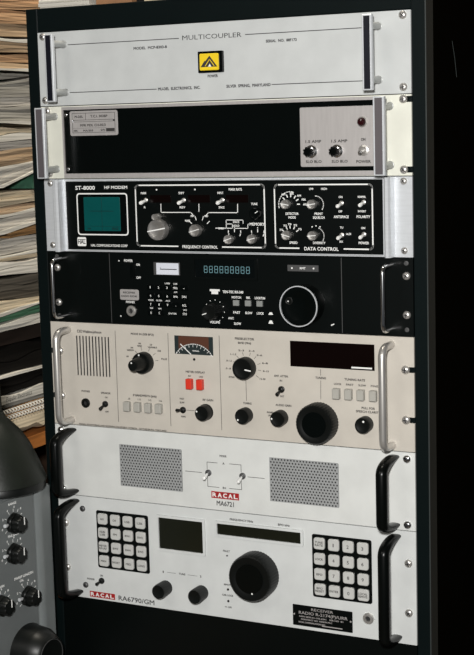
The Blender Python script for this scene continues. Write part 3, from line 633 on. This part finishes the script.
b.text('FAULT', 240.6, -626.4, 2.0, 9).text('POWER', 44.6, -685, 2.0, 11).text('ON', 60.6, -678.6, 2.0, 4).text('REMOTE', 240.6, -668.4, 1.8, 9).text('CAR. LOCK', 240.6, -681.6, 1.9, 15).text('+/- LIM', 240.8, -696.4, 1.9, 9).text('-', 431, -686, 2, 1)
u.part(b, 'lettering', 'inkgrey', flat=True)
for Z, r in ((-632, 1.0), (-674.2, 1.5), (-688.8, 1.5)): u.part(MB().lathe(241.4, Z, [(r, .03), (r * .9, 1), (r * .3, 1.5)], 10), 'indicator_led', 'redlens')
u.toggle(61, -685.2, -1.5, 13, -1, 'knob', 'knob', 1.6)
racal_logo(u, 42.8, 79, -704.4, 7.0)
for X in (154.6, 205): u.knob(X, -682.4, 9.2, 20, 'knob', flutes=22, amp=.4)
k = u.knob(281.6, -650, 28.6, 23, 'knob', flutes=48, amp=.4, name='tuning_knob', dot=(168, .62, 1.1), cap='gloss')
b = MB().rbox(327.4, 403.6, -706.4, -681, .05, 1.0, .8, .3)
b.text('RECEIVER', 365.5, -684.8, 3.2, 28, d=.95, bold=.01, m=1).text('RADIO R-2174(P)/URR', 366.5, -690, 3.6, 62, d=.95, bold=.02, m=1)
b.text('NSN 5820-01-102-6341   SER NO  0000'.replace('0000', 'B1'), 364, -694.6, 1.5, 56, d=.95, m=1).text('CONTRACT NO  N00039-79-C', 358, -698, 1.5, 40, d=.95, m=1).text('RACAL COMMUNICATIONS INC', 352, -701.6, 1.5, 34, d=.95, m=1); b.box(365, 391, -703.8, -702.6, .98, 1.1, m=1)
for X in (329.4, 401.6): b.lathe(X, -692.8, [(1.3, .9), (1, 1.7)], 8, m=1)
u.part(b, 'data_plate', ['black', 'plate'], 'black data plate with engraved lettering')
jack(u, 423.6, -686, 6.6, 'nickel')

# ------------------------------------------------------------------ bookcase and paper piles to the left of the rack
SX0, SX1 = -.56, -.246
bc = empty('bookcase', (-.4, .28, 0), 'wooden bookcase crammed with paper piles behind the left side of the rack', 'bookcase')
def bpart(name, x0, x1, y0, y1, z0, z1, m):
    o = MB().box(x0 * 1000, x1 * 1000, z0 * 1000, z1 * 1000, -y1 * 1000, -y0 * 1000, 1.0).build(name, m); o.location -= bc.location; o.parent = bc; return o
bpart('side_board', SX0, SX1, -.03, -.01, 0, 1.95, 'darkwood'); bpart('side_board', SX0, SX1, .60, .62, 0, 1.95, 'darkwood')
bpart('back_board', SX0 - .01, SX0, -.03, .62, 0, 1.95, 'darkwood')
for z, m in ((.45, 'shelfwood'), (.898, 'shelfwood'), (1.067, 'blackwood'), (1.93, 'darkwood'), (.02, 'shelfwood')): bpart('shelf_board', SX0, SX1 - (.0 if z < 1 else .003), -.0099, .5999, z, z + .02, m)

def paper_mat(name, c, dark=0.45, fine=1.0):
    dark *= .78
    m = bpy.data.materials.new(name); m.use_nodes = True; nt = m.node_tree; b = nt.nodes['Principled BSDF']
    tc = nt.nodes.new('ShaderNodeTexCoord'); mp = nt.nodes.new('ShaderNodeMapping'); nz = nt.nodes.new('ShaderNodeTexNoise'); rp = nt.nodes.new('ShaderNodeValToRGB')
    mp.inputs['Scale'].default_value = (2, 3, 260 * fine); nz.inputs['Scale'].default_value = 1.0; nz.inputs['Detail'].default_value = 3
    nt.links.new(tc.outputs['Object'], mp.inputs[0]); nt.links.new(mp.outputs[0], nz.inputs['Vector']); nt.links.new(nz.outputs['Fac'], rp.inputs[0]); nt.links.new(rp.outputs[0], b.inputs['Base Color'])
    rp.color_ramp.elements[0].position = .40; rp.color_ramp.elements[0].color = (*[q * dark for q in c], 1); rp.color_ramp.elements[1].position = .56; rp.color_ramp.elements[1].color = (*c, 1)
    b.inputs['Roughness'].default_value = .75; b.inputs['Specular IOR Level'].default_value = .15; return m
PM = {'tan': paper_mat('tan_paper', (0.471, 0.337, 0.213), .72), 'tan2': paper_mat('orange_tan_folder', (0.523, 0.320, 0.178), .65), 'grey': paper_mat('grey_paper', (0.351, 0.333, 0.294), .7), 'white': paper_mat('white_paper', (0.739, 0.700, 0.620), .75),
 'manila': paper_mat('manila_paper', (0.693, 0.582, 0.416), .7), 'dark': paper_mat('dark_paper', (.16, .14, .11), .6), 'green': paper_mat('green_folder', (0.092, 0.224, 0.132), .7), 'brown': paper_mat('brown_folder', (0.449, 0.251, 0.106), .6), 'edge': paper_mat('bright_cover_edge', (.66, .63, .56), .85), 'greywhite': paper_mat('grey_white_paper', (0.620, 0.581, 0.515), .7), 'brown2': paper_mat('orange_grey_folder', (0.528, 0.383, 0.251), .6), 'vdark': paper_mat('black_cover_and_gap_shade', (.006, .005, .004), .6)}
def pile(name, label, cat, q, m, yL=250, yR=342, y0=150, y1=450, fx=0.0, layer=3.0, depth=.22, group='papers piled in the bookcase', jit=2.5, edge=None):
    """stack of sheets; q = top and bottom heights at yL and yR; each layer is a slab running along y, its edge facing the room"""
    tL, tR, bL, bR = q; n = max(1, int(round(max(tL - bL, tR - bR) / layer))); b = MB(); N = 12; ph = random.random() * 6
    def h(y, f):
        t = max(-.04, min(1.04, (y - yL) / (yR - yL))); lo, hi = bL + (bR - bL) * t, tL + (tR - tL) * t
        wob = .22 * math.sin(y * .045 + ph + f * 5) * (hi - lo) / n if 0 < f < 1 else 0
        return lo + (hi - lo) * f + wob
    lays = [(k / n, (k + 1) / n - .08 / n, random.uniform(-jit, jit), 0) for k in range(n)]
    if edge: lays[{'bottom': 0, 'top': n - 1}[edge]] = (*lays[{'bottom': 0, 'top': n - 1}[edge]][:2], jit + 3, 1)
    for f0, f1, ex, mi in lays:
        e0, e1 = random.uniform(-6, 6), random.uniform(-6, 6); ring = []
        for i in range(N + 1):
            y = (y0 + e0) + (y1 + e1 - y0 - e0) * i / N; lo, hi = h(y, f0), h(y, f1)
            xf = -250 + fx * 1000 + ex + .6 * math.sin(y * .02 + f0 * 7); ring.append([(xf - depth * 1000, lo, -y), (xf, lo, -y), (xf, hi, -y), (xf - depth * 1000, hi, -y)])
        b.loft(ring, mi)
    o = b.build(name, [PM[m], PM['edge']], None, (0, -ZT * 1000), 30); return tag(o, label, cat, group)
pile('paper_pile', 'tan papers at the very top of the bookcase pile', 'papers', (150, 156, 92, 100), 'tan', 275, 367, layer=6)
pile('folder', 'tan folder bundle just left of the top of the rack', 'folder', (91, 99, 58, 61), 'tan2', 273, 365, layer=5)
pile('folder', 'orange-tan folders beside the top corner of the rack', 'folder', (57, 60, 37.5, 39.5), 'tan2', 271, 363, layer=5)
pile('folder', 'plain tan folders with a dark gap below, beside the rack header', 'folder', (37, 39, 19, 21), 'tan', 269, 361, layer=4.5)
pile('paper_pile', 'tan paper bundle beside the white top panel, under the orange-tan folders', 'papers', (16.5, 18, -4, -2), 'tan', 267, 359, layer=5.5, edge='top')
pile('paper_pile', 'thin tan bundle with a wavy lower edge in the bookcase', 'papers', (-6, -5, -18, -17), 'tan2', 265, 357, layer=6)
pile('folder', 'lowest tan folder above the grey papers', 'folder', (-19, -18, -30, -31.5), 'tan', 264, 356, layer=4, edge='bottom')
pile('paper_pile', 'grey wedge of loose sheets under the tan folders', 'papers', (-33.5, -35, -44, -36), 'grey', 263, 355, layer=2.5, y0=170, y1=357)
pile('paper_pile', 'grey-brown paper stack level with the second rack handle top', 'papers', (-47.5, -38.5, -70, -67), 'grey', 262, 354, layer=5)
pile('paper_pile', 'thin pale stack of paper between two grey-brown stacks', 'papers', (-70.2, -67.2, -83, -80), 'greywhite', 260, 352, layer=4)
pile('magazine', 'thick grey magazine with a pale lower edge', 'magazine', (-83.2, -80.2, -106.5, -111), 'grey', 259, 350, layer=5, fx=.003, edge='bottom')
pile('paper_pile', 'tan-white bundle below the dark green gap', 'papers', (-113, -113, -134, -130), 'manila', 256, 348, layer=9, edge='bottom')
pile('magazine', 'slim white-edged booklet under the tan-white bundle', 'magazine', (-134.5, -130.5, -147, -142), 'greywhite', 255, 347, layer=4)
pile('paper_pile', 'curling tan and white papers beside the second rack unit', 'papers', (-147.2, -142.2, -175, -166), 'tan', 253, 346, layer=4, edge='bottom')
pile('paper_pile', 'sagging white-edged papers above the green cloth', 'papers', (-175.2, -166.2, -200, -177.5), 'greywhite', 251, 344, layer=5, fx=.002, edge='bottom')
b = MB()
b.loft([[(-440, -206, -y), (-244 - 2 * (i % 2), -205.5, -y), (-245 + 2 * (i % 3), zt_ + 1.5 * math.sin(i * 1.7), -y), (-440, zt_, -y)] for i, (y, zt_) in enumerate(((329, -203), (332, -196), (336, -189), (341, -187), (348, -182), (362, -181), (378, -180)))])
tag(b.build('cloth', 'green', None, (0, -ZT * 1000), 60), 'crumpled dark green cloth wedged between paper stacks', 'cloth')
pile('folder', 'manila folders with fanned corners below the green cloth', 'folder', (-207, -208, -229, -224), 'manila', 249, 341, layer=4)
pile('folder', 'orange and grey folded papers beneath the manila folders', 'folder', (-230, -226, -245, -239), 'brown2', 247, 340, layer=5, fx=-.002, edge='bottom')
pile('paper_pile', 'grey-white papers with a drooping left edge', 'papers', (-245.4, -239.4, -269, -257), 'greywhite', 245, 338, layer=6, fx=.002, edge='bottom')
pile('folder', 'brown folder poking out between grey-white papers', 'folder', (-270.5, -260, -277, -273), 'brown', 244, 337, y0=268, layer=4)
pile('paper_pile', 'tall grey-white paper stack under the brown folder', 'papers', (-278, -274, -300, -297), 'greywhite', 243, 335, layer=6)
pile('paper_pile', 'thin creased stack above the lowest white papers', 'papers', (-301.5, -298, -309, -309.5), 'manila', 241, 333, layer=4, edge='top')
pile('paper_pile', 'clean white paper stack above the dark grey book', 'papers', (-309.8, -310.5, -328, -333), 'white', 240, 332, layer=9, fx=.008, jit=1)
pile('book', 'thick dark grey-brown book in the middle of the pile', 'book', (-332.5, -337, -365, -371), 'dark', 238, 330, layer=10, fx=-.004)
pile('magazine', 'cream magazine with a bright slanting lower edge over the green folder', 'magazine', (-366, -371.5, -388, -380), 'manila', 236, 328, layer=5, fx=.004, edge='bottom')
pile('folder', 'green folder near the bottom of the upper pile', 'folder', (-390, -382, -399, -395.5), 'green', 234, 327, layer=8)
pile('paper_pile', 'white papers directly under the green folder', 'papers', (-399.3, -396, -411, -410), 'edge', 233, 326, layer=6, fx=.008, jit=1)
# lower shelf
pile('gap_shade_block', 'black block added as the shade of the gap under the middle shelf', 'gap_shade_block', (-437, -437, -477, -477), 'vdark', 229, 321, layer=20, jit=.5, fx=-.004)  # dark block added to stand in for the shade inside the shelf gap
pile('document_case', 'black document case on the lower shelf under a white sheet', 'case', (-482.5, -482.5, -506, -506), 'vdark', layer=12, jit=.5)
pile('paper_sheet', 'thin white sheet lying on the black document case', 'sheet', (-478, -478, -481.5, -481.5), 'white', layer=4, jit=.3, fx=.004)
pm = pile('magazine', 'electronics magazine with printed white spine on the lower shelf', 'magazine', (-507, -507, -520.5, -520.5), 'edge', layer=13, jit=.2, fx=.005)
vs, fs = text_mesh('Popular Electronics', .03); xm = max(v[0] for v in vs)
b = MB().add([(-244.2, -516.6 + v[1] * 9.5, -(232 + v[0] / xm * 66)) for v in vs], fs)
t_ = b.build('lettering', 'ink', None, (0, -ZT * 1000), flat=True); t_.location -= pm.location; t_.parent = pm
pile('magazine', 'thin grey catalogue under the electronics magazine', 'magazine', (-521, -521, -528, -528), 'grey', layer=4, jit=.5)
for zt, lab in ((-529, 'upper comb-bound manual on the lower shelf'), (-538, 'lower comb-bound manual on the lower shelf')):
    pmn = pile('comb_bound_manual', lab, 'manual', (zt, zt, zt - 8.2, zt - 8.2), 'brown', layer=4, jit=.3, group='comb-bound manuals')
    for k in range(26):
        b = MB(); y = 120 + 14 * k * .55 * 1.0 + 60
        b.tube([(-252, zt - 2.0, -y), (-246, zt - 1.8, -y), (-244, zt - 4.1, -y), (-246, zt - 6.4, -y), (-252, zt - 6.2, -y)], 1.5, 6)
        t_ = b.build('binding_ring', PM['white'], None, (0, -ZT * 1000)); t_.location -= pmn.location; t_.parent = pmn
b = MB(); rings = []
for i in range(15):
    y = 150 + 22 * i; e = 4 * math.sin(i * 1.3) + 2.5 * math.sin(i * 2.9)
    rings.append([(-450, -580, -y), (-250, -571 + e * .5, -y), (-244 + e * .3, -565 + e, -y), (-246, -548, -y), (-450, -548, -y)])
tag(b.loft(rings).build('paper_pile', PM['manila'], None, (0, -ZT * 1000), 40), 'crumpled cream papers on the orange wooden shelf', 'papers', 'papers piled in the bookcase')

# papers and boxes lying on top of the rack
def slab(name, label, cat, x0, x1, y0, y1, h, m, n=3):
    b = MB(); zz = 28.7
    for k in range(n):
        j = [random.uniform(-3, 3) for _ in range(4)]
        b.box(x0 + j[0], x1 + j[1], zz + h * k / n + .1, zz + h * (k + 1) / n, -y1 + j[2], -y0 + j[3], .4)
    return tag(b.build(name, PM.get(m, MT.get(m)), None, (0, -ZT * 1000)), label, cat)
slab('paper_pile', 'white papers lying on the top left corner of the rack', 'papers', -60 + 45, 58, 30, 300, 26, 'white', 6)
slab('cardboard_box', 'brown cardboard box on top of the rack beside white papers', 'box', 64, 110, 40, 260, 40, 'carton', 1)
slab('document_case', 'black case on top of the rack right of the brown box', 'case', 117, 128, 40, 260, 40, 'vdark', 1)
slab('booklet', 'pale booklet on top of the rack near the black case', 'booklet', 136, 300, 30, 240, 12, 'manila', 2)

# ------------------------------------------------------------------ grey bench instrument at lower left, on a desk
dk = empty('desk', (-.25, -.45, 0), 'brown desk carrying the grey bench instrument', 'desk')
def dpart(name, x0, x1, y0, y1, z0, z1):
    o = MB().box(x0 * 1000, x1 * 1000, z0 * 1000, z1 * 1000, -y1 * 1000, -y0 * 1000, 1.0).build(name, 'desk'); o.location -= dk.location; o.parent = dk
dpart('desk_top', -.62, .10, -.75, -.042, .615, .64)
for x in (-.60, .04):
    for y in (-.73, -.10): dpart('leg', x, x + .04, y, y + .04, 0, .6149)
RZ = math.radians(83.5); IZ = 640.0
ins = empty('bench_instrument', (.018983, -.045, .640), 'blue-grey bench test instrument with fluted black knobs in front of the rack', 'instrument', rz=RZ)
def ip(b, name, m, label=None, parent=None):
    o = b.build(name, m, ins, (0, -ZT * 1000 + IZ), 35, label)
    if parent is not None: o.parent = parent; o.location = o.location - parent.location
    return o
ZTOP, ZBOT = -551.5, -859.5
ip(MB().rbox(-300, 0, ZBOT, ZTOP, -260, -.5, 3, 1.5), 'case', 'instr')
ip(MB().rbox(-282, -32, ZBOT + 20, ZTOP - 4, -.45, 1.0, 2, .5), 'front_panel', 'instr')
b = MB(); prof = [(-31, -.45), (-31, 1.5), (-28, 3.2), (-19, 3.2), (-15, 1.4), (-4, 1.2), (-.5, .2), (-.5, -.45)]
b.loft([[(x, ZBOT + 2, d) for x, d in prof], [(x, ZTOP - 2, d) for x, d in prof]]); ip(b, 'corner_moulding', 'instr2', 'lighter grey corner moulding')
b = MB()
for X, Z in ((-69, -585.5), (-72, -622.5), (-50, -682), (-98, -680)):
    k = MB().lathe(X, Z, [(13.0, 1.05, 1), (12.6, 5, 1), (11.6, 6, 1)], 48, (6, 1.1)).lathe(X, Z, [(10.6, 5.9, 1), (10.2, 14, 1), (9.0, 15.6, 1), (6, 15.6)], 48, (6, 1.3))
    k.line([(X + 3, Z), (X + 3, Z + 8)], 1.4, 15.5, .35, 1)
    kk = ip(k, 'knob', ['knob', 'wink'])
    ip(MB().tube([(X - 12, Z + 1, 3), (X - 17, Z + 1.5, 5.5), (X - 21, Z + 2, 6)], 1.6, 8, rs=[1.4, 2.0, 2.3]), 'dial_lock', 'alu', 'chrome dial lock lever', parent=kk)
    for a_ in range(-120, 125, 30): q = math.radians(a_); b.line([(X + math.sin(q) * 14.5, Z + math.cos(q) * 14.5), (X + math.sin(q) * 17.5, Z + math.cos(q) * 17.5)], .7, 1.0)
    for n_, a_ in enumerate((-100, -65, -30, 5, 40)): q = math.radians(a_); b.text(str(n_ * 2), X + math.sin(q) * 20.5, Z + math.cos(q) * 20, 2.2, 2, d=1.0)
b.text('RANGE', -70, -561, 2.4, 14, d=1).text('FINE GAIN', -71, -599.8, 2.4, 18, d=1).text('SWEEP LENGTH', -56, -654.6, 2.6, 34, d=1).text('CAL', -60, -659.5, 2.4, 7, d=1).text('GAIN', -95, -657, 2.4, 8, d=1)
ip(b, 'lettering', 'wink')
k = ip(MB().lathe(-54, -750, [(34, 1.05), (33, 4), (31.5, 22), (29.5, 26), (24.5, 36), (21, 38.4), (19.8, 38.0)], 40), 'large_dial_knob', 'knob', 'large black tapered knob')
ip(MB().frame(circ(-54, -750, 20.6, 36), circ(-54, -750, 19.9, 36), 38.2, 39.0), 'knob_ring', 'chassis', parent=k)

# bell-shaped shade standing on the instrument
SH = (-0.0284, -0.0900)
sh = empty('lamp_shade', (*SH, ZT + ZTOP * .001), 'dark olive bell-shaped metal shade standing on the grey instrument', 'lamp shade')
def vl(name, prof, m, n=40):
    vs, fs = [], []
    for r, z in prof: vs += [(r * math.cos(2 * math.pi * i / n), r * math.sin(2 * math.pi * i / n), z) for i in range(n)]
    b = MB(); b.loft([[(r * math.cos(2 * math.pi * i / n), z, -r * math.sin(2 * math.pi * i / n)) for i in range(n)] for r, z in prof])
    return b.build(name, m, sh, (0, 0), 50)
vl('rim_band', [(58, .2), (60.5, 1.5), (60.5, 9), (59.5, 10.5)], 'knob')
vl('bell', [(62.0, 10.6), (61.5, 13), (57.5, 23), (51.5, 38), (43, 56), (33, 71), (23.5, 81), (16, 88.5), (12.8, 96)], 'shade')
vl('neck', [(11.5, 96.1), (10.8, 120), (9.6, 148), (8.5, 152), (4, 154)], 'shade')
